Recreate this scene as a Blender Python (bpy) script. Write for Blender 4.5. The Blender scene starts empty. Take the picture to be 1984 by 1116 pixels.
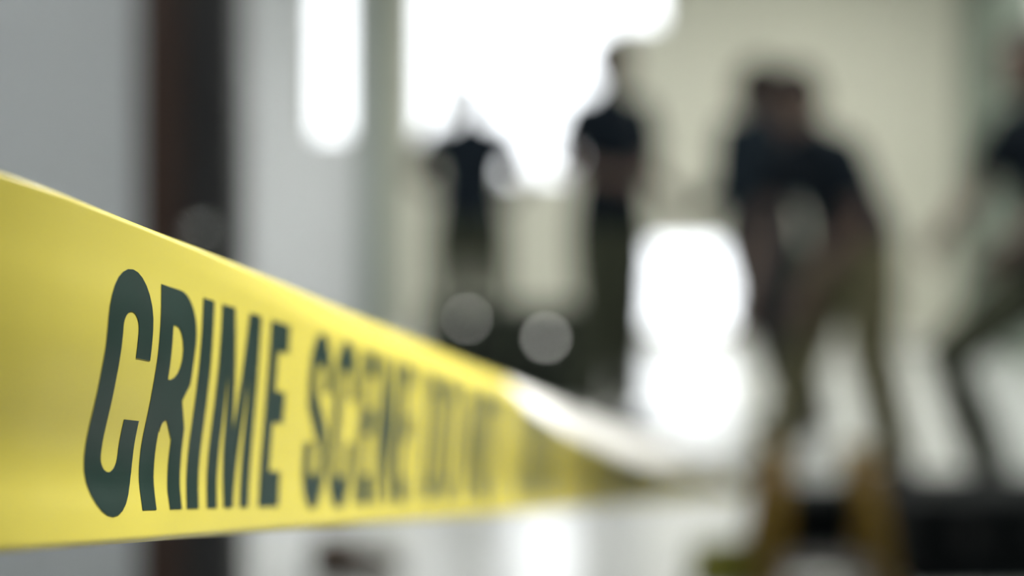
import bpy, bmesh, math, random
from mathutils import Vector, Matrix, Euler
random.seed(7)
S = bpy.context.scene
C = S.collection
PI = math.pi
F = 2755.0            # focal length in photo pixels
# ---------------------------------------------------------------- camera
cam_d = bpy.data.cameras.new('camera'); cam = bpy.data.objects.new('camera', cam_d); C.objects.link(cam)
S.camera = cam
cam.location = (0, 0, 1.0); cam.rotation_euler = (PI/2, 0, 0)
cam_d.sensor_width = 36; cam_d.lens = 36*F/1984
cam_d.shift_y = -158/1984
cam_d.clip_start = 0.02; cam_d.clip_end = 200
cam_d.dof.use_dof = True; cam_d.dof.focus_distance = 0.335; cam_d.dof.aperture_fstop = 3.85
# ---------------------------------------------------------------- world and exposure
w = bpy.data.worlds.new('daylight'); S.world = w; w.use_nodes = True
bg = w.node_tree.nodes['Background']
bg.inputs[0].default_value = (0.93, 0.97, 1.0, 1); bg.inputs[1].default_value = 3.5
S.view_settings.view_transform = 'Standard'; S.view_settings.look = 'None'
S.view_settings.exposure = 0.0; S.view_settings.gamma = 1
# daylight portals in the window openings (they only guide the sky's light)
def portal(loc, rot, sx, sy):
    l = bpy.data.lights.new('window_portal', 'AREA'); l.shape = 'RECTANGLE'; l.size = sx; l.size_y = sy
    l.cycles.is_portal = True
    o = bpy.data.objects.new('window_portal', l); o.location = loc; o.rotation_euler = rot; C.objects.link(o)
YB = 10.5             # back wall
XR, XL = 3.3, -3.6    # side walls
YF = -2.6             # front wall behind the camera
ZC = 3.0              # ceiling
def wx(px, Y): return (px-992)*Y/F
def wz(py, Y): return 1-(py-400)*Y/F
W1 = (wx(600, YB), wx(676, YB), wz(268, YB), 2.75)
W2 = (wx(856, YB), wx(1196, YB), wz(352, YB), 2.75)
W7 = (wx(802, YB), wx(856, YB), wz(290, YB), 2.75)
W3 = (wx(1196, YB), wx(1290, YB), wz(52, YB), 2.75)
W4 = (wx(1212, YB), wx(1432, YB), 0.06, wz(462, YB))
W_ADDED = (5.6, 9.1, 0.75, 2.75)  # added window out of view, lights the tape from the right
for a in (W1, W2, W3, W4, W7):
    portal(((a[0]+a[1])/2, YB+0.1, (a[2]+a[3])/2), (-PI/2, 0, 0), a[1]-a[0], a[3]-a[2])
portal((XR+0.1, (W_ADDED[0]+W_ADDED[1])/2, (W_ADDED[2]+W_ADDED[3])/2), (PI/2, 0, PI/2), W_ADDED[1]-W_ADDED[0], W_ADDED[3]-W_ADDED[2])
FILL = 37.0           # radiance of the added ceiling fill panels in the room
FILL_HALL = 13.0      # and of the one in front of the partition

# ---------------------------------------------------------------- materials
def mat(name, col, rough=0.6, metal=0.0, spec=0.5, noise=0.0, nscale=8.0, bump=0.0, bscale=60.0, coat=0.0):
    m = bpy.data.materials.new(name); m.use_nodes = True
    nt = m.node_tree; b = nt.nodes['Principled BSDF']
    b.inputs['Roughness'].default_value = rough; b.inputs['Metallic'].default_value = metal
    b.inputs['Specular IOR Level'].default_value = spec; b.inputs['Coat Weight'].default_value = coat
    b.inputs['Base Color'].default_value = (*col, 1)
    tc = nt.nodes.new('ShaderNodeTexCoord')
    if noise:
        n = nt.nodes.new('ShaderNodeTexNoise'); n.inputs['Scale'].default_value = nscale; n.inputs['Detail'].default_value = 4
        r = nt.nodes.new('ShaderNodeMix'); r.data_type = 'RGBA'
        r.inputs[6].default_value = (*[c*(1-noise) for c in col], 1); r.inputs[7].default_value = (*[min(1, c*(1+noise)) for c in col], 1)
        nt.links.new(tc.outputs['Object'], n.inputs['Vector']); nt.links.new(n.outputs['Fac'], r.inputs[0])
        nt.links.new(r.outputs[2], b.inputs['Base Color'])
    if bump:
        n = nt.nodes.new('ShaderNodeTexNoise'); n.inputs['Scale'].default_value = bscale
        bp = nt.nodes.new('ShaderNodeBump'); bp.inputs['Strength'].default_value = bump; bp.inputs['Distance'].default_value = 0.01
        nt.links.new(tc.outputs['Object'], n.inputs['Vector']); nt.links.new(n.outputs['Fac'], bp.inputs['Height'])
        nt.links.new(bp.outputs[0], b.inputs['Normal'])
    return m
def emit(name, col, st):
    m = bpy.data.materials.new(name); m.use_nodes = True; nt = m.node_tree
    b = nt.nodes['Principled BSDF']; b.inputs['Base Color'].default_value = (0.8, 0.8, 0.8, 1)
    b.inputs['Emission Color'].default_value = (*col, 1); b.inputs['Emission Strength'].default_value = st
    return m
def glass():
    m = bpy.data.materials.new('window_glass'); m.use_nodes = True; nt = m.node_tree
    nt.nodes.remove(nt.nodes['Principled BSDF'])
    t = nt.nodes.new('ShaderNodeBsdfTransparent'); g = nt.nodes.new('ShaderNodeBsdfGlossy'); g.inputs['Roughness'].default_value = 0.02
    f = nt.nodes.new('ShaderNodeFresnel'); x = nt.nodes.new('ShaderNodeMixShader')
    nt.links.new(f.outputs[0], x.inputs[0]); nt.links.new(t.outputs[0], x.inputs[1]); nt.links.new(g.outputs[0], x.inputs[2])
    nt.links.new(x.outputs[0], nt.nodes['Material Output'].inputs[0])
    return m
def wood(name, c1, c2, rough=0.45):
    m = mat(name, c1, rough); nt = m.node_tree; b = nt.nodes['Principled BSDF']
    tc = nt.nodes.new('ShaderNodeTexCoord'); mp = nt.nodes.new('ShaderNodeMapping'); mp.inputs['Scale'].default_value = (14, 14, 1.2)
    n = nt.nodes.new('ShaderNodeTexNoise'); n.inputs['Scale'].default_value = 3; n.inputs['Detail'].default_value = 6
    r = nt.nodes.new('ShaderNodeMix'); r.data_type = 'RGBA'; r.inputs[6].default_value = (*c1, 1); r.inputs[7].default_value = (*c2, 1)
    nt.links.new(tc.outputs['Object'], mp.inputs[0]); nt.links.new(mp.outputs[0], n.inputs['Vector'])
    nt.links.new(n.outputs['Fac'], r.inputs[0]); nt.links.new(r.outputs[2], b.inputs['Base Color'])
    return m
M_wall = mat('beige_paint', (0.60, 0.60, 0.50), 0.75, noise=0.04, nscale=1.5, bump=0.05)
M_wallg = mat('pale_grey_paint', (0.66, 0.68, 0.69), 0.7, noise=0.03, nscale=1.5, bump=0.05)
M_wallr = mat('grey_green_wall_paint', (0.20, 0.24, 0.20), 0.8, noise=0.04)
M_post = mat('grey_green_paint', (0.20, 0.24, 0.21), 0.6, noise=0.05)
M_ceil = mat('ceiling_paint', (0.70, 0.70, 0.66), 0.9, bump=0.1)
M_frame = mat('window_frame_paint', (0.72, 0.72, 0.66), 0.4)
M_floor = mat('polished_floor', (0.62, 0.64, 0.63), 0.16, noise=0.06, nscale=2.0, spec=0.7)
M_glass = glass()
M_doorb = wood('brown_door_casing_wood', (0.035, 0.015, 0.008), (0.055, 0.026, 0.014), 0.5)
M_door = wood('dark_door_wood', (0.012, 0.012, 0.013), (0.022, 0.021, 0.021), 0.45)
M_steel = mat('brushed_steel', (0.6, 0.6, 0.6), 0.25, 1.0)
M_chrome = mat('chrome', (0.85, 0.85, 0.85), 0.08, 1.0)
M_navy = mat('navy_cotton', (0.0025, 0.006, 0.010), 0.85, noise=0.15, nscale=20, bump=0.2, bscale=30, spec=0.12)
M_navy2 = mat('dark_blue_jacket_cloth', (0.004, 0.009, 0.014), 0.8, noise=0.15, nscale=20, bump=0.2, bscale=30, spec=0.12)
M_olive = mat('olive_trouser_cloth', (0.032, 0.036, 0.024), 0.9, noise=0.12, nscale=18, bump=0.2, bscale=30, spec=0.12)
M_khaki = mat('khaki_trouser_cloth', (0.10, 0.095, 0.055), 0.9, noise=0.12, nscale=18, bump=0.2, bscale=30, spec=0.12)
M_dtrou = mat('dark_trouser_cloth', (0.006, 0.010, 0.013), 0.9, noise=0.12, nscale=18, bump=0.2, bscale=30, spec=0.12)
M_skin = mat('brown_skin', (0.075, 0.047, 0.034), 0.6, noise=0.05, nscale=10)
M_hair = mat('black_hair', (0.004, 0.0035, 0.0035), 0.8, spec=0.12, bump=0.6, bscale=120)
M_eye = mat('eye_white', (0.35, 0.34, 0.32), 0.4, spec=0.2)
M_shoe = mat('black_leather', (0.012, 0.012, 0.012), 0.35)
M_bshoe = mat('brown_leather', (0.06, 0.032, 0.016), 0.5, noise=0.2)
M_sole = mat('rubber_sole', (0.02, 0.02, 0.02), 0.8)
M_case = mat('black_hard_plastic', (0.0025, 0.004, 0.0045), 0.7, spec=0.1, bump=0.1, bscale=200)
M_caseo = mat('dark_olive_plastic', (0.03, 0.036, 0.026), 0.7, spec=0.2)
M_yel = mat('ochre_plastic', (0.12, 0.072, 0.006), 0.6, spec=0.2)
M_oly = mat('olive_yellow_plastic', (0.16, 0.16, 0.02), 0.5)
M_tread = mat('grey_rubber_tread', (0.12, 0.11, 0.105), 0.8, bump=0.3, bscale=150)
M_lampb = mat('added_lamp_housing', (0.7, 0.7, 0.7), 0.4)

# ---------------------------------------------------------------- helpers
def link(o): C.objects.link(o); return o
def obj(name, bm, m, parent=None, smooth=False):
    me = bpy.data.meshes.new(name)
    bmesh.ops.recalc_face_normals(bm, faces=bm.faces[:])
    bm.to_mesh(me); bm.free()
    if smooth:
        for p in me.polygons: p.use_smooth = True
    me.materials.append(m)
    o = bpy.data.objects.new(name, me); link(o)
    if parent: o.parent = parent
    return o
def tag(o, label=None, cat=None, group=None, kind=None):
    if label: o['label'] = label
    if cat: o['category'] = cat
    if group: o['group'] = group
    if kind: o['kind'] = kind
    return o
def thing(name, label, cat, loc=(0, 0, 0), rz=0, group=None):
    o = bpy.data.objects.new(name, None); link(o); o.location = loc; o.rotation_euler = (0, 0, rz); o.empty_display_size = 0.1
    return tag(o, label, cat, group)
def box(bm, x0, x1, y0, y1, z0, z1, bev=0.0, mtx=None):
    g = bmesh.new()
    bmesh.ops.create_cube(g, size=1)
    for v in g.verts:
        v.co = Vector((x0+(v.co.x+.5)*(x1-x0), y0+(v.co.y+.5)*(y1-y0), z0+(v.co.z+.5)*(z1-z0)))
    if bev: bmesh.ops.bevel(g, geom=g.edges[:], offset=bev, segments=2, affect='EDGES', profile=0.5)
    if mtx: bmesh.ops.transform(g, matrix=mtx, verts=g.verts[:])
    merge(bm, g)
def merge(bm, g):
    me = bpy.data.meshes.new('tmp'); g.to_mesh(me); g.free(); bm.from_mesh(me); bpy.data.meshes.remove(me)
def cyl(bm, p0, p1, r0, r1=None, seg=20):
    if r1 is None: r1 = r0
    loft(bm, [p0, p1], [r0, r1], seg)
def loft(bm, pts, rad, seg=18, side=None, dome=False):
    """closed tube along pts; each radius r or (r_side, r_other)"""
    pts = [Vector(p) for p in pts]
    n = len(pts); rings = []; last = None
    for i in range(n):
        t = (pts[min(i+1, n-1)]-pts[max(i-1, 0)]).normalized()
        s = Vector(side) if side else (last if last else Vector((1, 0, 0)))
        if abs(s.normalized().dot(t)) > 0.97: s = Vector((0, 1, 0)) if abs(t.y) < 0.9 else Vector((1, 0, 0))
        s = (s-t*s.dot(t)).normalized(); last = s; q = t.cross(s)
        r = rad[i]; ra, rb = (r, r) if not isinstance(r, (tuple, list)) else r
        rings.append((pts[i], t, s, q, ra, rb))
    full = []
    if dome:
        p, t, s, q, a, b = rings[0]
        for k in (0.25, 0.6, 0.88): full.append((p-t*min(a, b)*math.cos(math.asin(k)), s, q, a*k, b*k))
    for p, t, s, q, a, b in rings: full.append((p, s, q, a, b))
    if dome:
        p, t, s, q, a, b = rings[-1]
        for k in (0.88, 0.6, 0.25): full.append((p+t*min(a, b)*math.cos(math.asin(k)), s, q, a*k, b*k))
    vs = []
    for p, s, q, a, b in full:
        vs.append([bm.verts.new(p+s*a*math.cos(2*PI*j/seg)+q*b*math.sin(2*PI*j/seg)) for j in range(seg)])
    for i in range(len(vs)-1):
        for j in range(seg):
            bm.faces.new((vs[i][j], vs[i][(j+1) % seg], vs[i+1][(j+1) % seg], vs[i+1][j]))
    bm.faces.new(vs[0][::-1]); bm.faces.new(vs[-1])
def ball(bm, c, rx, ry=None, rz=None, mtx=None, seg=20):
    g = bmesh.new(); bmesh.ops.create_uvsphere(g, u_segments=seg, v_segments=seg//2+2, radius=1)
    ry = ry or rx; rz = rz or rx
    M = Matrix.Translation(Vector(c)) @ Matrix.Diagonal((rx, ry, rz, 1))
    if mtx: M = mtx @ M
    bmesh.ops.transform(g, matrix=M, verts=g.verts[:]); merge(bm, g)
def remeshed(name, bm, m, parent, voxel=0.006, smooth=4, noise=0.0):
    bmesh.ops.recalc_face_normals(bm, faces=bm.faces[:])
    me = bpy.data.meshes.new(name+'_src'); bm.to_mesh(me); bm.free()
    t = bpy.data.objects.new('tmp', me); link(t)
    r = t.modifiers.new('r', 'REMESH'); r.mode = 'VOXEL'; r.voxel_size = voxel; r.use_smooth_shade = True
    s = t.modifiers.new('s', 'SMOOTH'); s.factor = 0.5; s.iterations = smooth
    if noise:
        tx = bpy.data.textures.new('folds', 'CLOUDS'); tx.noise_scale = 0.09
        d = t.modifiers.new('d', 'DISPLACE'); d.texture = tx; d.strength = noise; d.mid_level = 0.5
    dg = bpy.context.evaluated_depsgraph_get(); dg.update()
    out = bpy.data.meshes.new_from_object(t.evaluated_get(dg)); out.name = name
    bpy.data.objects.remove(t); bpy.data.meshes.remove(me)
    for p in out.polygons: p.use_smooth = True
    out.materials.clear(); out.materials.append(m)
    o = bpy.data.objects.new(name, out); link(o); o.parent = parent
    return o
def struct(name, bm, m, parent=None):
    o = obj(name, bm, m, parent)
    if not parent: o['kind'] = 'structure'
    return o

# ---------------------------------------------------------------- room shell
T = 0.2
b = bmesh.new(); box(b, XL-T, XR+T, YF-T, YB+T, -0.2, 0); struct('floor', b, M_floor)
b = bmesh.new(); box(b, XL-T, XR+T, YF-T, YB+T, ZC, ZC+0.2); struct('ceiling', b, M_ceil)
def wall_cells(bm, us, zs, holes, place):
    """fill the u,z grid except the holes; place(u0,u1,z0,z1) adds a block"""
    us = sorted(set(us)); zs = sorted(set(zs))
    for i in range(len(us)-1):
        for j in range(len(zs)-1):
            uc, zc = (us[i]+us[i+1])/2, (zs[j]+zs[j+1])/2
            if any(h[0] < uc < h[1] and h[2] < zc < h[3] for h in holes): continue
            place(bm, us[i], us[i+1], zs[j], zs[j+1])
def make_wall(name, u0, u1, holes, place, m):
    b = bmesh.new()
    wall_cells(b, [u0, u1]+[h[0] for h in holes]+[h[1] for h in holes], [0, ZC]+[h[2] for h in holes]+[h[3] for h in holes], holes, place)
    return struct(name, b, m)
make_wall('wall_back', XL-T, XR+T, [W1, W2, W3, W4, W7], lambda bm, a, c, z0, z1: box(bm, a, c, YB, YB+T, z0, z1), M_wall)
make_wall('wall_right', YF-T, YB, [W_ADDED], lambda bm, a, c, z0, z1: box(bm, XR, XR+T, a, c, z0, z1), M_wallr)
make_wall('wall_left', YF-T, YB, [], lambda bm, a, c, z0, z1: box(bm, XL-T, XL, a, c, z0, z1), M_wallg)
make_wall('wall_front', XL, XR, [], lambda bm, a, c, z0, z1: box(bm, a, c, YF-T, YF, z0, z1), M_wallg)
# pale grey plastered return that covers the left part of the back wall
xe = wx(703, YB-0.12)
b = bmesh.new(); wall_cells(b, [XL, W1[0], W1[1], xe], [0, W1[2], W1[3], ZC], [W1], lambda bm, a, c, z0, z1: box(bm, a, c, YB-0.05, YB, z0, z1)); struct('wall_back_left', b, M_wallg)
# grey green pillar beside the big window
b = bmesh.new(); box(b, wx(703, YB-0.14), wx(748, YB-0.14), YB-0.14, YB, 0, ZC); struct('trim_1', b, M_post)
b = bmesh.new(); box(b, wx(748, YB), XR, YB-0.015, YB, 0.0, 0.055); struct('baseboard_back', b, M_frame)
def window(n, a, along, sgn, mull=0):
    """frame + pane in opening a; along 'x' (back/front wall) at y=sgn or 'y' (right wall)"""
    fb = bmesh.new(); t = 0.035
    def bx(bm, u0, u1, z0, z1, d0, d1):
        if along == 'x': box(bm, u0, u1, sgn+d0, sgn+d1, z0, z1, 0.004)
        else: box(bm, sgn+d0, sgn+d1, u0, u1, z0, z1, 0.004)
    bx(fb, a[0], a[0]+t, a[2], a[3], 0.0, 0.05); bx(fb, a[1]-t, a[1], a[2], a[3], 0.0, 0.05)
    bx(fb, a[0]+t, a[1]-t, a[2], a[2]+t, 0.0, 0.05); bx(fb, a[0]+t, a[1]-t, a[3]-t, a[3], 0.0, 0.05)
    for k in range(mull):
        u = a[0]+(a[1]-a[0])*(k+1)/(mull+1); bx(fb, u-0.015, u+0.015, a[2]+t, a[3]-t, 0.0, 0.05)
    f = struct('window_%d' % n, fb, M_frame)
    g = bmesh.new(); bx(g, a[0]+t*.8, a[1]-t*.8, a[2]+t*.8, a[3]-t*.8, 0.02, 0.026); obj('pane', g, M_glass, f)
window(1, W1, 'x', YB+0.1); window(2, W2, 'x', YB+0.1); window(3, W3, 'x', YB+0.1); window(4, W4, 'x', YB+0.1)
window(5, W_ADDED, 'y', XR+0.08, 2); window(6, W7, 'x', YB+0.1)

# near partition with the brown door casing on the left
YP = 3.4
px0, px1, px2 = wx(272, YP), wx(352, YP), wx(462, YP)
b = bmesh.new(); box(b, XL, px0, YP, YP+0.14, 0, ZC); struct('wall_partition', b, M_wallg)
b = bmesh.new(); box(b, px0, px1, YP-0.03, YP+0.17, 0, ZC-0.4, 0.004); box(b, px0, px2+0.02, YP-0.03, YP+0.17, ZC-0.4, ZC-0.3, 0.004)
struct('trim_2', b, M_doorb)
d = bmesh.new(); box(d, px1, px2, YP-0.005, YP+0.12, 0.008, ZC-0.41, 0.003)
for z0, z1 in ((0.15, 0.75), (1.25, 2.35)):
    box(d, px1+0.02, px2-0.02, YP-0.012, YP, z0, z1, 0.003)
dr = struct('door_1', d, M_door)
b = bmesh.new(); hx, hz = wx(392, YP), wz(447, YP)
cyl(b, (hx, YP-0.006, hz), (hx, YP-0.014, hz), 0.02); cyl(b, (hx, YP-0.012, hz), (hx, YP-0.045, hz), 0.008)
ball(b, (hx, YP-0.05, hz), 0.016); obj('door_handle', b, M_chrome, dr, True)

# ---------------------------------------------------------------- added ceiling fill lamps, out of view
M_fill = emit('fill_diffuser', (1.0, 0.98, 0.94), FILL); M_fillh = emit('fill_hall_diffuser', (0.94, 0.97, 1.0), FILL_HALL)
for x, y, lab in ((1.6, 4.0, 'added ceiling fill panel over the step stool'), (2.3, 8.0, 'added ceiling fill panel over the bending person'),
                  (-2.3, 6.8, 'added ceiling fill panel behind the partition'), (-1.9, 1.2, 'added ceiling fill panel in front of the partition')):
    t = thing('fill_panel', lab, 'lamp', (x, y, ZC), 0, 'added ceiling fill panels')
    b = bmesh.new()
    for s in (-1, 1):
        box(b, s*0.3-0.015, s*0.3+0.015, -0.615, 0.615, -0.04, 0); box(b, -0.285, 0.285, s*0.6-0.015, s*0.6+0.015, -0.04, 0)
    obj('frame', b, M_lampb, t)
    b = bmesh.new(); box(b, -0.285, 0.285, -0.585, 0.585, -0.03, -0.02); obj('diffuser', b, M_fillh if y < 2 else M_fill, t)

# added unseen ceiling spots that shape the brightness along the tape
for x, y, lab, aim, en, sz in ((1.05, 0.55, 'added unseen ceiling spot to the right of the barrier tape', (-0.03, 0.62, 0.945), 830, 23),
                               (0.17, 1.6, 'added unseen ceiling spot straight above the barrier tape', (0.05, 1.22, 0.85), 560, 54)):
    t = thing('added_spot', lab, 'lamp', (x, y, ZC))
    b = bmesh.new(); loft(b, [(0, 0, -0.005), (0, 0, 0.0)], [0.06, 0.065], 28); obj('trim_ring', b, M_lampb, t, True)
    ld = bpy.data.lights.new('tape_fill_spot', 'SPOT'); ld.energy = en; ld.shadow_soft_size = 0.04; ld.spot_size = math.radians(sz); ld.spot_blend = 1.0; ld.color = (1.0, 0.98, 0.95)
    lo = bpy.data.objects.new('tape_fill_spot', ld); link(lo); lo.parent = t; lo.location = (0, 0, -0.06)
    lo.rotation_euler = (Vector(aim)-Vector((x, y, ZC-0.06))).to_track_quat('-Z', 'Y').to_euler()

# ---------------------------------------------------------------- the barrier tape
ta = 0.2/1.0204; al = math.atan(ta)
eh = Vector((0.1992, 0.98, 0)).normalized()
TD = eh*math.cos(al)+Vector((0, 0, -math.sin(al)))      # running direction
TU = eh*math.sin(al)+Vector((0, 0, math.cos(al)))       # across the tape, upwards
TN = Vector((eh.y, -eh.x, 0))                           # face that looks at the camera
TW = 0.0736
TO = Vector((-0.0999, 0.277, 1.0076))-TU*TW
LEND = 3.42
def interp(x, tab):
    if x <= tab[0][0]: return tab[0][1]
    for (a, p), (c, q) in zip(tab, tab[1:]):
        if x <= c:
            f = (x-a)/(c-a); f = f*f*(3-2*f); return p+(q-p)*f
    return tab[-1][1]
PROF0 = [(0, 1.4), (7.5, .2), (14, -1.6), (22, -1.7), (33, -.2), (44, .75), (54, .6), (62, -.1), (74, -.5)]
def lin(x, tab):
    if x <= tab[0][0]: return tab[0][1]+(x-tab[0][0])*(tab[1][1]-tab[0][1])/(tab[1][0]-tab[0][0])
    for (a, p), (c, q) in zip(tab, tab[1:]):
        if x <= c: return p+(q-p)*(x-a)/(c-a)
    return tab[-1][1]
PROF = [(k, sum(lin(k+j, PROF0)*(6-abs(j)) for j in range(-5, 6))/36) for k in range(0, 75)]
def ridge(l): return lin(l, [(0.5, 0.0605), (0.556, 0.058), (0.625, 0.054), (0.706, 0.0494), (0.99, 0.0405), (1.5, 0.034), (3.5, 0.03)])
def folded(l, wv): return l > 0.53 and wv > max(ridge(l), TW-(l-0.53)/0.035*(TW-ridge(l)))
def tape_point(l, wv, off=0.0):
    """l along, wv across (metres) -> world; ripples, the curled near end and the lifting upper half"""
    P = TO+TD*l+TU*wv
    A = interp(l, [(0.0, 1.3), (0.05, 1.2), (0.075, 1.05), (0.1, 0.5), (0.15, 0.12), (0.3, 0.3), (0.6, 0.6)])
    dlt = A*lin(wv*1000, PROF)/1000
    # upper part leans back and away, more and more towards the far end
    wr = interp(l, [(0.05, 0.068), (0.3, 0.062), (0.5, 0.0605), (0.99, 0.040), (1.5, 0.034), (3.4, 0.03)]) if l < 0.5 else ridge(l)
    th = interp(l, [(0.05, 0.0), (0.25, 0.30), (0.52, 0.55), (0.9, 0.75), (2.0, 0.8)])
    if wv > wr:
        k = min(1.0, (wv-wr)/0.010); k = 0.5*k
        dd = wv-wr
        st = interp(l, [(0.4, 1.0), (1.0, 1.35), (2.0, 1.5)])
        P = P-TU*dd+TU*dd*st*math.cos(th*(0.5+k))-TN*dd*math.sin(th*(0.5+k))
    # near end curls away to the left, round its post
    if l < 0.03:
        q = 0.03-l; dlt -= 2.8*q*q
    return P+TN*(dlt+off)
def tape_grid():
    ls = [-0.062+i*0.002 for i in range(0, 61)]
    while ls[-1] < LEND: ls.append(min(LEND, ls[-1]+0.0025+0.01*max(0, ls[-1]-0.3)))
    return ls, range(45)
def row(l, j):          # rows follow the fold line, so that it stays a clean edge
    r = ridge(max(l, 0.5)); return r*j/33 if j <= 33 else r+(TW-r)*(j-33)/11
b = bmesh.new(); ls, ws = tape_grid()
fr = [[b.verts.new(tape_point(l, row(l, x), 0)) for x in ws] for l in ls]
bk = [[b.verts.new(tape_point(l, row(l, x), -0.00012)) for x in ws] for l in ls]
for i in range(len(ls)-1):
    for j in range(len(ws)-1):
        b.faces.new((fr[i][j], fr[i+1][j], fr[i+1][j+1], fr[i][j+1])); b.faces.new((bk[i][j], bk[i][j+1], bk[i+1][j+1], bk[i+1][j]))
for i in range(len(ls)-1):
    b.faces.new((fr[i][0], bk[i][0], bk[i+1][0], fr[i+1][0])); b.faces.new((fr[i][-1], fr[i+1][-1], bk[i+1][-1], bk[i][-1]))
for i in (0, len(ls)-1):
    for j in range(len(ws)-1): b.faces.new((fr[i][j], fr[i][j+1], bk[i][j+1], bk[i][j]))
M_tape = mat('yellow_plastic_film', (0.62, 0.55, 0.098), 0.24, spec=0.6, noise=0.03, nscale=40)
nt = M_tape.node_tree; pb = nt.nodes['Principled BSDF']
tl = nt.nodes.new('ShaderNodeBsdfTranslucent'); tl.inputs[0].default_value = (0.62, 0.50, 0.05, 1)
mx = nt.nodes.new('ShaderNodeMixShader'); mx.inputs[0].default_value = 0.25
nt.links.new(pb.outputs[0], mx.inputs[1]); nt.links.new(tl.outputs[0], mx.inputs[2]); nt.links.new(mx.outputs[0], nt.nodes['Material Output'].inputs[0])
M_ink = mat('dark_green_ink', (0.007, 0.022, 0.018), 0.28, spec=0.35, noise=0.2, nscale=60)
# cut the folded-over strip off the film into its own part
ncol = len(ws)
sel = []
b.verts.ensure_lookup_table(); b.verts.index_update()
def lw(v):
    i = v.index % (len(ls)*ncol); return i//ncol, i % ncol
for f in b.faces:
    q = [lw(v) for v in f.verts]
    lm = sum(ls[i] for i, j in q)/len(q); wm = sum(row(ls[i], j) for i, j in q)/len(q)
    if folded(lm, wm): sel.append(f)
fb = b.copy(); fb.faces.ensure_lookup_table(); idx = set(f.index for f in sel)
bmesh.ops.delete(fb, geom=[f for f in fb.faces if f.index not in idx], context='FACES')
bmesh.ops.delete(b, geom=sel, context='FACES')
M_strip = mat('whitish_film', (0.66, 0.66, 0.62), 0.4, noise=0.03, nscale=40)  # off-white colour for the strip above the fold line
tape = obj('barrier_tape', b, M_tape, None, True)
fo = obj('folded_strip', fb, M_strip, tape, True); fo['label'] = 'whitish strip where the upper edge folds over'
tag(tape, 'yellow plastic barrier tape with dark lettering stretched across the doorway', 'barrier tape')
# letters: outlines in millimetres, x 0..w, y 0..54, with holes
def arc(cx, cy, rx, ry, a0, a1, n=14):
    return [(cx+rx*math.cos(math.radians(a0+(a1-a0)*i/n)), cy+ry*math.sin(math.radians(a0+(a1-a0)*i/n))) for i in range(n+1)]
H = 54.0; SW = 7.5; CT = 9.6
def gC(w):
    t = SW; R = w/2; oy = 13
    return [arc(R, H-oy+1.3, R, oy, 0, 180)+arc(R, oy-1.3, R, oy, 180, 360)+[(w, 20.7), (w-t, 20.7)]
            + arc(R, 12.5, R-t, 3.9, 360, 180)+arc(R, H-12.5, R-t, 3.9, 180, 0)+[(w-t, 35.0), (w, 35.0)]]
def gO(w):
    t = SW; R = w/2; oy = 13
    return [arc(R, H-oy+1.3, R, oy, 0, 180)+arc(R, oy-1.3, R, oy, 180, 360), arc(R, 12.5, R-t, 3.9, 180, 360)+arc(R, H-12.5, R-t, 3.9, 0, 180)]
def gI(w): return [[(0, 0), (w, 0), (w, H), (0, H)]]
def gR(w):
    t = SW
    return [[(0, 0), (t, 0), (t, 21.6)]+arc(t+2.6, 18.5, 2.2, 3.1, 180, 60, 6)+[(w-t, 17), (w-t-.2, 4), (w-t+.5, 0), (w, 0), (w-.8, 5), (w-1.2, 20), (w-4.8, 26.8), (w-1.2, 31)]+arc(w*.5, 42.5, w*.5, 11.5, -12, 90, 10)+[(0, H)],
            [(t, 31.4), (t+1.6, 31.4)]+arc(t+1.8, 38.3, w-2*t-2.0, 6.6, -70, 90, 8)+[(t, 44.9)]]
def gE(w):
    t = SW*.96
    return [[(0, 0), (w, 0), (w, 10.2), (t, 10.2), (t, 24.4), (w-.8, 24.4), (w-.8, 33.6), (t, 33.6), (t, 45.4), (w-.3, 45.4), (w-.3, H), (0, H)]]
def gM(w):
    t = 6.9; c = w/2
    return [[(0, 0), (t-.4, 0), (t-.2, 38), (c-3.2, 0), (c+3.2, 0), (w-t+.2, 38), (w-t+.4, 0), (w, 0), (w, H), (w-9.2, H), (c, 20), (9.2, H), (0, H)]]
def gN(w):
    t = 7.2
    return [[(0, 0), (t, 0), (t, 29), (w-t-.4, 0), (w, 0), (w, H), (w-t, H), (w-t, 26), (t+.4, H), (0, H)]]
def gD(w):
    t = SW; R = w*.5
    return [[(0, 0)]+arc(w*.42, 14, w*.58, 14, -90, 0, 8)+arc(w*.42, H-14, w*.58, 14, 0, 90, 8)+[(0, H)], [(t, 9.4)]+arc(t+1, 13, w-2*t-1, 3.6, -90, 0, 6)+arc(t+1, H-13, w-2*t-1, 3.6, 0, 90, 6)+[(t, H-9.4)]]
def gT(w): return [[(w/2-SW/2, 0), (w/2+SW/2, 0), (w/2+SW/2, 45), (w, 45), (w, H), (0, H), (0, 45), (w/2-SW/2, 45)]]
def gS(w):
    t = SW; R = w/2
    return [arc(R, 41, R, 14.2, 8, 180, 12)+[(0, 36), (.8, 31)]+[(w-t-.3, 18)]+arc(R, 13, R-t+.3, 4, 0, -180, 8)+[(t, 19.5), (0, 19.5)]
            + arc(R, 13, R, 14.2, 180, 360, 12)+[(w, 18.5), (w-.8, 24)]+[(t+.3, 36)]+arc(R, 41, R-t+.3, 4, 180, 0, 8)+[(w-t, 36), (w, 36)]]
G = dict(C=gC, R=gR, I=gI, M=gM, E=gE, S=gS, N=gN, D=gD, O=gO, T=gT)
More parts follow.
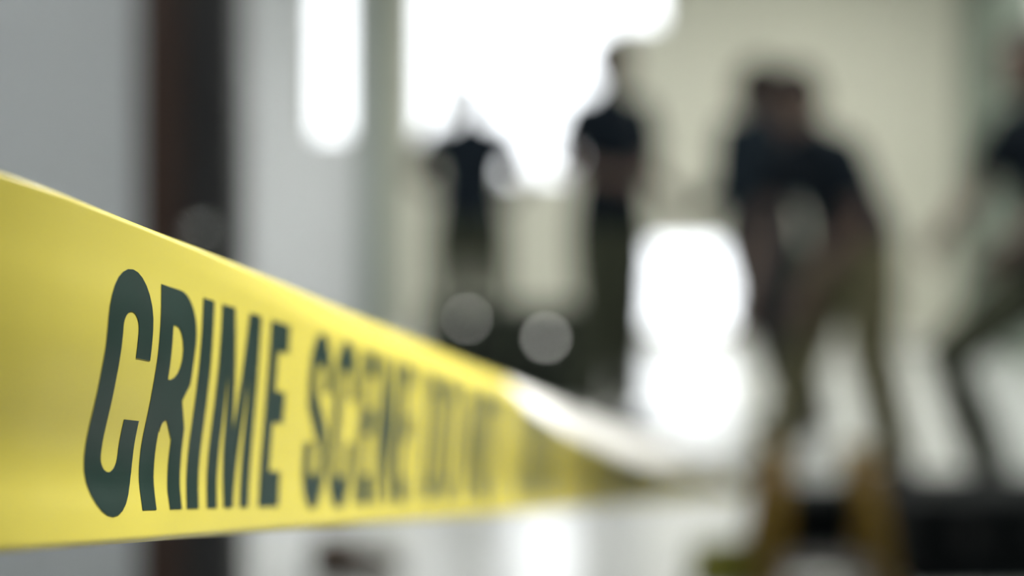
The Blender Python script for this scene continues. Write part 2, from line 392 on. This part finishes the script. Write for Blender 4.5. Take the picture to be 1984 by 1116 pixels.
TEXT = [('C', 48.4, 71.4), ('R', 75.3, 97.6), ('I', 100.7, 108.0), ('M', 113.4, 142.4), ('E', 150.2, 166.6),
        ('S', 186.5, 208), ('C', 212.5, 236), ('E', 243, 259.5), ('N', 264.5, 289), ('E', 295, 311.5),
        ('D', 334, 358), ('O', 364, 390), ('N', 410, 435), ('O', 441, 466), ('T', 470, 493),
        ('C', 534, 557), ('R', 561, 585), ('O', 590, 614), ('S', 619, 639), ('S', 643, 663)]
def letter_mesh(loops, x0, rep):
    cu = bpy.data.curves.new('glyph', 'CURVE'); cu.dimensions = '2D'; cu.fill_mode = 'BOTH'
    for lp in loops:
        pts = []
        for p in lp:
            if not pts or math.hypot(p[0]-pts[-1][0], p[1]-pts[-1][1]) > 0.02: pts.append(p)
        sp = cu.splines.new('POLY'); sp.points.add(len(pts)-1); sp.use_cyclic_u = True
        for i, p in enumerate(pts): sp.points[i].co = (p[0]/100, p[1]/100, 0, 1)
    o = bpy.data.objects.new('glyph', cu); link(o)
    dg = bpy.context.evaluated_depsgraph_get(); dg.update()
    me = bpy.data.meshes.new_from_object(o.evaluated_get(dg)); bpy.data.objects.remove(o)
    g = bmesh.new(); g.from_mesh(me); bpy.data.meshes.remove(me)
    for v in g.verts: v.co = Vector((v.co.x*100, v.co.y*100, 0))
    bmesh.ops.remove_doubles(g, verts=g.verts[:], dist=0.01)
    xs = [v.co.x for v in g.verts]
    st = 1.5 if rep == 0 else 4
    k = math.floor(min(xs))+0.37
    while k < max(xs):
        bmesh.ops.bisect_plane(g, geom=g.verts[:]+g.edges[:]+g.faces[:], plane_co=(k, 0, 0), plane_no=(1, 0, 0)); k += st
    k = -1.13
    while k < H+2:
        bmesh.ops.bisect_plane(g, geom=g.verts[:]+g.edges[:]+g.faces[:], plane_co=(0, k, 0), plane_no=(0, 1, 0)); k += st
    bmesh.ops.triangulate(g, faces=g.faces[:])
    out = [f for f in g.faces if folded((x0+f.calc_center_median().x+rep*905)/1000, (7.3+f.calc_center_median().y)/1000)]
    bmesh.ops.delete(g, geom=out, context='FACES')
    r = bmesh.ops.extrude_face_region(g, geom=g.faces[:])
    top = set(v for v in r['geom'] if isinstance(v, bmesh.types.BMVert))
    for v in g.verts:
        v.co = tape_point((x0+v.co.x+rep*905)/1000, (7.3+v.co.y)/1000, 0.00016 if v in top else 0.00006)
    obj('printed_letter', g, M_ink, tape)
for rep in (0, 1, 2):
    for ch, a, c in TEXT: letter_mesh(G[ch](c-a), a, rep)

# ---------------------------------------------------------------- people
def rotm(yaw=0, pitch=0, roll=0): return Euler((pitch, roll, yaw), 'XYZ').to_matrix().to_4x4()
def add_head(bm, c, M):
    """head facing local -y before M; c = head centre"""
    X = Matrix.Translation(Vector(c)) @ M
    ball(bm, (0, 0.012, 0.02), 0.076, 0.094, 0.098, X, 28)
    ball(bm, (0, -0.018, -0.045), 0.060, 0.070, 0.072, X, 24)          # jaw
    ball(bm, (0, -0.074, -0.092), 0.024, 0.020, 0.018, X)              # chin
    loft2(bm, [(0, -0.084, 0.018), (0, -0.100, -0.012), (0, -0.108, -0.030)], [0.008, 0.011, 0.014], X)   # nose
    ball(bm, (0, -0.094, -0.035), 0.018, 0.014, 0.009, X)
    for s in (-1, 1):
        ball(bm, (s*0.030, -0.074, 0.026), 0.026, 0.011, 0.008, X)     # brow
        ball(bm, (s*0.038, -0.060, -0.024), 0.022, 0.014, 0.020, X)    # cheek
        ball(bm, (s*0.078, 0.008, 0.0), 0.010, 0.020, 0.032, X)        # ear
    ball(bm, (0, -0.086, -0.058), 0.024, 0.012, 0.006, X); ball(bm, (0, -0.084, -0.069), 0.020, 0.012, 0.007, X)   # lips
    return X
def loft2(bm, pts, rad, X):
    loft(bm, [X @ Vector(p) for p in pts], rad, 14, dome=True)
def add_hand(bm, wr, d, nrm, s, curl=0.5):
    """wr wrist, d finger direction, nrm palm normal (where fingers curl to), s thumb side sign"""
    d = Vector(d).normalized(); n = Vector(nrm); n = (n-d*n.dot(d)).normalized(); a = d.cross(n)*s
    wr = Vector(wr)
    loft(bm, [wr-d*0.01, wr+d*0.03, wr+d*0.085], [(0.026, 0.020), (0.036, 0.016), (0.041, 0.013)], 16, side=a, dome=True)
    for k, (o, L) in enumerate(((0.031, 0.070), (0.0105, 0.078), (-0.0105, 0.073), (-0.031, 0.058))):
        p = wr+d*(0.088-abs(o)*0.15)+a*o; dirn = (d+a*o*3.2).normalized(); pts = [p]; ang = curl*(0.5+0.15*k)
        for j, f in enumerate((0.45, 0.32, 0.25)):
            ang2 = ang*(j+1)*0.75
            p = p+(dirn*math.cos(ang2)+n*math.sin(ang2))*L*f; pts.append(p)
        loft(bm, pts, [0.0088, 0.0082, 0.0074, 0.006], 10, dome=True)
    p = wr+d*0.022+a*0.026
    loft(bm, [p, p+(d*0.6+a*0.75+n*.2).normalized()*0.035, p+(d*0.6+a*0.75+n*.2).normalized()*0.035+(d*.9+a*.25+n*.35).normalized()*0.032], [0.0125, 0.0095, 0.0075], 10, dome=True)
def person(name_label, loc, rz, P, shirt_m, trou_m, shirt_label=None, trou_label=None, hair='short', headrot=(0, 0, 0), group=None, shoe_m=None, rolls=None):
    """P: joints in local space (faces -y, +x is the left-hand side)"""
    t = thing('person', name_label, 'person', loc, rz, group)
    V = {k: Vector(v) for k, v in P.items()}
    pel, wst, chs, nk, hd = V['pelvis'], V['waist'], V['chest'], V['neck'], V['head']
    def lerp(a, c, f): return a+(c-a)*f
    bm = bmesh.new()
    side = (V['sh1']-V['sh0']).normalized()
    hs = (V['hip1']-V['hip0']).normalized()
    loft(bm, [pel-(wst-pel).normalized()*0.06, pel, wst, chs, lerp(chs, nk, .7), nk], [(0.13, 0.10), (0.155, 0.11), (0.125, 0.09), (0.15, 0.105), (0.13, 0.085), (0.06, 0.055)], 24, side=side, dome=True)
    loft(bm, [nk-(hd-nk)*0.3, nk, lerp(nk, hd, .55)], [0.066, 0.055, 0.053], 18, dome=True)
    Mh = rotm(*headrot); X = add_head(bm, hd, Mh)
    for s in (0, 1):
        sh, el, wr = V['sh%d' % s], V['el%d' % s], V['wr%d' % s]
        loft(bm, [lerp(chs, sh, .6), sh, lerp(sh, el, .45), el, lerp(el, wr, .25), lerp(el, wr, .6), wr], [0.050, 0.050, 0.046, 0.040, 0.041, 0.033, 0.025], 18, dome=True)
        dd = V.get('hd%d' % s, wr-el); pn = V.get('pn%d' % s, Vector((1 if s == 0 else -1, 0, 0)))
        add_hand(bm, wr, dd, pn, 1 if s == 0 else -1)
        hp, kn, an = V['hip%d' % s], V['kn%d' % s], V['an%d' % s]
        loft(bm, [hp, lerp(hp, kn, .4), kn, lerp(kn, an, .3), lerp(kn, an, .7), an], [0.085, 0.074, 0.055, 0.056, 0.042, 0.036], 18, dome=True)
        ft = V['ft%d' % s]
        loft(bm, [an-Vector((0, 0, 0.02)), lerp(an, ft, .5)-Vector((0, 0, .02)), ft], [0.034, (0.036, 0.028), (0.036, 0.018)], 14, dome=True)
    body = remeshed('body', bm, M_skin, t, 0.0045, 3); body['label'] = 'brown skin of bare head and arms'
    for s in (-1, 1):
        e = bmesh.new(); ball(e, (s*0.030, -0.0735, 0.006), 0.0105, 0.0105, 0.0070, X, 16); eo = obj('eye', e, M_eye, t, True)
        e = bmesh.new(); ball(e, (s*0.030, -0.0815, 0.006), 0.0060, 0.0035, 0.0060, X, 14); obj('iris', e, M_hair, eo, True)
    # hair
    e = bmesh.new()
    if hair == 'short':
        ball(e, (0, 0.018, 0.034), 0.084, 0.098, 0.098, X, 30); ball(e, (0, 0.045, -0.01), 0.074, 0.068, 0.07, X, 24)
    else:
        ball(e, (0, 0.02, 0.036), 0.088, 0.102, 0.102, X, 30); ball(e, (0, 0.055, -0.03), 0.080, 0.070, 0.11, X, 24); ball(e, (0, 0.13, 0.03), 0.035, 0.05, 0.04, X, 20)
    for v in list(e.verts):           # trim the hair off the face
        q = X.inverted() @ v.co
        if q.y < -0.045 and q.z < 0.075:
            q.y = -0.045+(q.y+0.045)*0.02; v.co = X @ q
    remeshed('hair', e, M_hair, t, 0.006, 2, 0.006)
    # shirt with short sleeves
    e = bmesh.new()
    hem = V.get('hem', pel-(wst-pel).normalized()*0.03)
    loft(e, [hem, pel+(wst-pel)*.3, wst, chs, lerp(chs, nk, .62), lerp(chs, nk, .95)], [(0.185, 0.135), (0.180, 0.132), (0.160, 0.120), (0.180, 0.132), (0.165, 0.105), (0.075, 0.070)], 28, side=side)
    for s in (0, 1):
        sh, el, wr = V['sh%d' % s], V['el%d' % s], V['wr%d' % s]
        f = (rolls or 0.62)
        loft(e, [lerp(nk, sh, .15)-(nk-chs).normalized()*0.02, lerp(nk, sh, .6)-(nk-chs).normalized()*0.022, lerp(nk, sh, .95)], [0.055, 0.052, 0.056], 16, dome=True)
        if f <= 1: loft(e, [lerp(chs, sh, .5), sh, lerp(sh, el, f*.6), lerp(sh, el, f)], [0.070, 0.062, 0.063, 0.064], 18, dome=False)
        else: loft(e, [lerp(chs, sh, .5), sh, lerp(sh, el, .5), el, lerp(el, wr, f-1)], [0.070, 0.062, 0.060, 0.056, 0.046], 18, dome=False)
    sobj = remeshed('shirt', e, shirt_m, t, 0.009, 3, 0.012)
    if shirt_label: sobj['label'] = shirt_label
    # collar
    e = bmesh.new(); cc = lerp(chs, nk, .93); up = (nk-chs).normalized()
    loft(e, [cc, cc+up*0.035], [(0.078, 0.072), (0.068, 0.066)], 24, side=side); obj('collar', e, shirt_m, sobj, True)
    # trousers
    e = bmesh.new()
    loft(e, [pel-(wst-pel).normalized()*0.07, pel, lerp(pel, wst, .6)], [(0.155, 0.120), (0.172, 0.124), (0.150, 0.110)], 26, side=side, dome=True)
    for s in (0, 1):
        hp, kn, an = V['hip%d' % s], V['kn%d' % s], V['an%d' % s]
        loft(e, [hp, lerp(hp, kn, .4), kn, lerp(kn, an, .4), lerp(kn, an, .93)], [0.104, 0.098, 0.080, 0.076, 0.068], 20, dome=False)
    tobj = remeshed('trousers', e, trou_m, t, 0.009, 3, 0.012)
    if trou_label: tobj['label'] = trou_label
    for s in (0, 1):
        an, ft = V['an%d' % s], V['ft%d' % s]; fd = Vector((ft.x-an.x, ft.y-an.y, 0)).normalized()
        heel = Vector((an.x, an.y, 0))-fd*0.05; g0 = min(an.z-0.08, ft.z-0.03)
        e = bmesh.new(); zz = Vector((0, 0, 1))
        h = Vector((heel.x, heel.y, g0))
        loft(e, [h+zz*.045, h+fd*.07+zz*.052, h+fd*.16+zz*.044, h+fd*.24+zz*.034], [(0.036, 0.036), (0.040, 0.044), (0.047, 0.034), (0.040, 0.024)], 18, side=fd.cross(zz), dome=True)
        loft(e, [h+fd*.035+zz*.05, h+fd*.04+zz*.115], [(0.044), (0.042)], 16)
        so = remeshed('shoe', e, shoe_m or M_shoe, t, 0.006, 2)
        e = bmesh.new(); loft(e, [h+zz*.010, h+fd*.07+zz*.010, h+fd*.16+zz*.010, h+fd*.25+zz*.010], [(0.036, 0.010), (0.036, 0.010), (0.048, 0.010), (0.034, 0.010)], 18, side=fd.cross(zz), dome=True)
        obj('sole', e, M_sole, so, True)
    return t
def stand(h=1.72, sp=0.11):
    k = h/1.72
    P = dict(pelvis=(0, 0, .93), waist=(0, 0, 1.08), chest=(0, 0, 1.30), neck=(0, 0.01, 1.47), head=(0, -0.015, 1.60),
             sh0=(-.178, 0, 1.395), sh1=(.178, 0, 1.395), el0=(-.25, .03, 1.13), el1=(.25, .03, 1.13), wr0=(-.25, -.06, .88), wr1=(.25, -.06, .88),
             hip0=(-.09, 0, .90), hip1=(.09, 0, .90), kn0=(-sp, -.01, .49), kn1=(sp, -.01, .49), an0=(-sp-.01, .02, .085), an1=(sp+.01, .02, .085),
             ft0=(-sp-.03, -.14, .03), ft1=(sp+.03, -.14, .03))
    return {a: tuple(c*k for c in v) for a, v in P.items()}

# A: far person, back to the camera
P = stand(1.74)
P.update(el0=(-.29, -.02, 1.17), el1=(.29, -.02, 1.17), wr0=(-.20, -.24, 1.08), wr1=(.20, -.24, 1.08))
YA = 8.1
pa = person('farthest person standing before the big window in dark shirt and olive trousers', (wx(911, YA), YA, 0), PI-0.1, P, M_navy, M_olive, 'dark navy shirt', 'olive trousers')
# B: nearer person, turned to the right
P = stand(1.75, 0.09)
P.update(el0=(-.26, .02, 1.17), wr0=(-.12, -.20, 1.12), el1=(.25, .03, 1.15), wr1=(.20, -.19, 1.05))
YQ = 6.2
person('tall person standing at the right edge of the big window in dark shirt', (wx(1184, YQ), YQ, 0), 0.6, P, M_navy, M_olive, 'dark navy shirt', 'dark olive trousers', headrot=(0.2, 0, 0))
pa.scale = (1.13, 1.1, 1.0)
# C1: person standing behind the bending one
P = stand(1.64, 0.09)
P.update(wr0=(-.10, -.20, 1.04), wr1=(.21, -.16, .98))
P['head'] = (P['head'][0]-.05, P['head'][1]-.05, P['head'][2]); P['neck'] = (P['neck'][0]-.02, P['neck'][1]-.02, P['neck'][2])
for k, f in (('kn0', .06), ('kn1', .09), ('an0', .14), ('an1', .19), ('ft0', .14), ('ft1', .19)):
    q = P[k]; P[k] = (q[0]-.74*f, q[1]+.675*f, q[2])
YC1 = 6.3
p1 = person('person in dark long-sleeved clothes standing upright just left of the bending person', (wx(1474, YC1), YC1, 0), -2.4, P, M_navy2, M_dtrou, 'dark blue shirt', 'near black trousers', hair='long', rolls=1.6)
p1.scale = (1.15, 1.1, 1.0)
# C2: bending person
P = dict(pelvis=(0, .03, .90), waist=(0, -.01, 1.02), chest=(0, -.08, 1.14), neck=(0, -.15, 1.26), head=(0, -.20, 1.37),
         sh0=(-.178, -.12, 1.19), sh1=(.178, -.12, 1.19), el0=(-.18, -.20, .92), el1=(.18, -.06, .93), wr0=(-.08, -.34, .68), wr1=(.10, -.22, .70),
         hip0=(-.09, .03, .87), hip1=(.09, .03, .87), kn0=(-.10, -.09, .47), kn1=(.10, .04, .47), an0=(-.13, -.20, .085), an1=(.13, .12, .085),
         ft0=(-.15, -.35, .03), ft1=(.15, -.03, .03), hd0=(0, -.2, -1), hd1=(0, -.2, -1))
YC2 = 5.1
pc = person('person bending forward with arms hanging down in dark shirt and khaki trousers', (wx(1636, YC2), YC2, 0), -1.2, P, M_navy, M_khaki, 'dark navy shirt', 'khaki trousers', headrot=(0.3, 0.4, 0))
pc.scale = (1.05, 1.05, 1.0)
# D: person cut by the right edge, in a wide lunge to the left
P = dict(pelvis=(0, .05, .80), waist=(0, .03, .95), chest=(0, -.02, 1.17), neck=(0, -.06, 1.34), head=(0, -.11, 1.47),
         sh0=(-.185, -.03, 1.28), sh1=(.185, -.03, 1.28), el0=(-.26, -.12, 1.02), el1=(.22, -.14, 1.03), wr0=(-.20, -.29, .90), wr1=(.16, -.30, .88),
         hip0=(-.09, .04, .77), hip1=(.09, .04, .77), kn0=(-.14, -.32, .50), kn1=(.16, .10, .40), an0=(-.15, -.12, .085), an1=(.20, .40, .12),
         ft0=(-.16, -.29, .03), ft1=(.21, .26, .04))
YD = 4.7
person('person cut off by the right edge of the picture with bent knees', (wx(2042, YD), YD, 0), -1.2, P, M_navy, M_olive, 'near black shirt', 'olive trousers')

# ---------------------------------------------------------------- things on the floor
def hard_case(label, loc, rz, L, D, Hh, m, lights=(), group=None):
    t = thing('equipment_case', label, 'case', loc, rz, group)
    b = bmesh.new(); box(b, -L/2, L/2, -D/2, D/2, 0.0, Hh*.62, 0.012)
    for s in (-1, 1): box(b, s*L*.3-.02, s*L*.3+.02, -D/2-.008, D/2+.008, 0.01, Hh*.6, 0.004)
    obj('body', b, m, t)
    b = bmesh.new(); box(b, -L/2, L/2, -D/2, D/2, Hh*.63, Hh, 0.014)
    for s in (-1, 1): box(b, s*L*.3-.02, s*L*.3+.02, -D/2-.008, D/2+.008, Hh*.66, Hh*.97, 0.004)
    obj('lid', b, m, t)
    for s in (-1, 1):
        b = bmesh.new(); box(b, s*L*.2-.018, s*L*.2+.018, -D/2-.014, -D/2+.002, Hh*.5, Hh*.74, 0.003); obj('latch', b, M_sole, t)
    b = bmesh.new(); loft(b, [(-.07, -D/2, Hh*.45), (-.07, -D/2-.035, Hh*.45), (.07, -D/2-.035, Hh*.45), (.07, -D/2, Hh*.45)], [0.008]*4, 12); obj('handle', b, m, t, True)
    return t
hard_case('large black equipment case on the floor at the bottom right', (wx(1905, 3.85), 3.85, 0), 0.04, 0.50, 0.34, 0.245, M_case)
hard_case('smaller black equipment case lying behind the large one', (wx(1815, 4.35), 4.35, 0), -0.15, 0.42, 0.28, 0.16, M_case)
YE = 7.25
ec = hard_case('long dark olive case standing below the big window', (wx(985, YE), YE, 0), 0.0, 0.86, 0.36, 0.50, M_caseo)
M_spot = emit('glint_light_lens', (1.0, 1.0, 0.92), 5.5)  # made-up emitters standing in for two small bright glints
for px, py, r, lab in ((905, 618, 0.0125, 'smaller added glint light before the long dark case, left of the pair'), (1058, 655, 0.017, 'bigger added glint light before the long dark case, nearer the tall person')):
    Yt = YE-0.32; x, z = wx(px, Yt), wz(py, Yt)
    t = thing('glint_light', lab, 'glint_light', (x, Yt, z))
    b = bmesh.new(); cyl(b, (0, 0.002, 0), (0, 0.03, 0), r*1.35, r*1.35); cyl(b, (0, 0.03, 0), (0, 0.075, 0), r, r*.9); obj('glint_light_body', b, M_case, t, True)
    b = bmesh.new(); cyl(b, (0, 0, 0), (0, 0.004, 0), r*1.1); obj('lens', b, M_spot, t, True)
    b = bmesh.new(); box(b, -0.012, 0.012, 0.03, 0.06, -z, -r*.8, 0.002); box(b, -0.04, 0.04, 0.0, 0.09, -z, -z+0.012, 0.003); obj('stand', b, M_case, t)

# ochre step stool
YS = 3.7
t = thing('step_stool', 'ochre step stool with dark treads standing where the tape ends', 'step stool', (wx(1583, YS), YS, 0), 0.0)
for s in (-1, 1):
    b = bmesh.new()
    loft(b, [(s*.150, -.13, 0.0), (s*.105, -.03, .36)], [(0.038, 0.020)]*2, 16, side=(1, 0, 0)); loft(b, [(s*.150, .15, 0.0), (s*.105, .05, .36)], [(0.038, 0.020)]*2, 16, side=(1, 0, 0))
    box(b, s*.135-.03, s*.135+.03, -.11, .12, .10, .14, .004); box(b, s*.108-.038, s*.108+.038, -.05, .08, .33, .37, .008)
    obj('side_frame', b, M_yel, t, True)
b = bmesh.new(); box(b, -.10, .10, -.075, .09, .235, .265, .006); obj('tread', b, M_case, t)
b = bmesh.new(); box(b, -.13, .13, -.13, -.01, .075, .10, .006); obj('tread', b, M_tread, t)['label'] = 'grey lower tread'
b = bmesh.new(); box(b, -.09, .09, -.015, .0, .10, .235, .003); obj('back_panel', b, M_case, t)

# blank tent marker
t = thing('evidence_marker', 'olive yellow folded tent marker on the floor left of the step stool', 'marker', (wx(1395, 3.72), 3.72, 0), 0.2)
for s in (-1, 1):
    b = bmesh.new(); box(b, -.075, .075, -.0015, .0015, 0, .135, 0.001, Matrix.Translation((0, s*.045, 0)) @ Matrix.Rotation(s*0.32, 4, 'X')); obj('panel', b, M_oly, t)

# brown shoe
t = thing('brown_shoe', 'brown leather shoe on the floor below the tape', 'shoe', (wx(682, 3.82), 3.82, 0), 0.5)
b = bmesh.new()
loft(b, [(-.09, 0, .055), (-.03, 0, .062), (.05, 0, .05), (.12, 0, .036)], [(0.036, 0.038), (0.040, 0.044), (0.047, 0.034), (0.040, 0.024)], 18, side=(0, 1, 0), dome=True)
loft(b, [(-.06, 0, .06), (-.06, 0, .13)], [0.045, 0.045], 16); remeshed('upper', b, M_bshoe, t, 0.006, 2)
b = bmesh.new(); loft(b, [(-.1, 0, .012), (-.03, 0, .012), (.05, 0, .012), (.13, 0, .012)], [(0.036, 0.012), (0.036, 0.012), (0.048, 0.012), (0.036, 0.012)], 18, side=(0, 1, 0), dome=True); obj('sole', b, M_sole, t, True)
b = bmesh.new()
for k in range(4): cyl(b, (.0+.018*k, -.028, .098-.008*k), (.0+.018*k, .028, .098-.008*k), .003, seg=8)
obj('laces', b, M_sole, t, True)
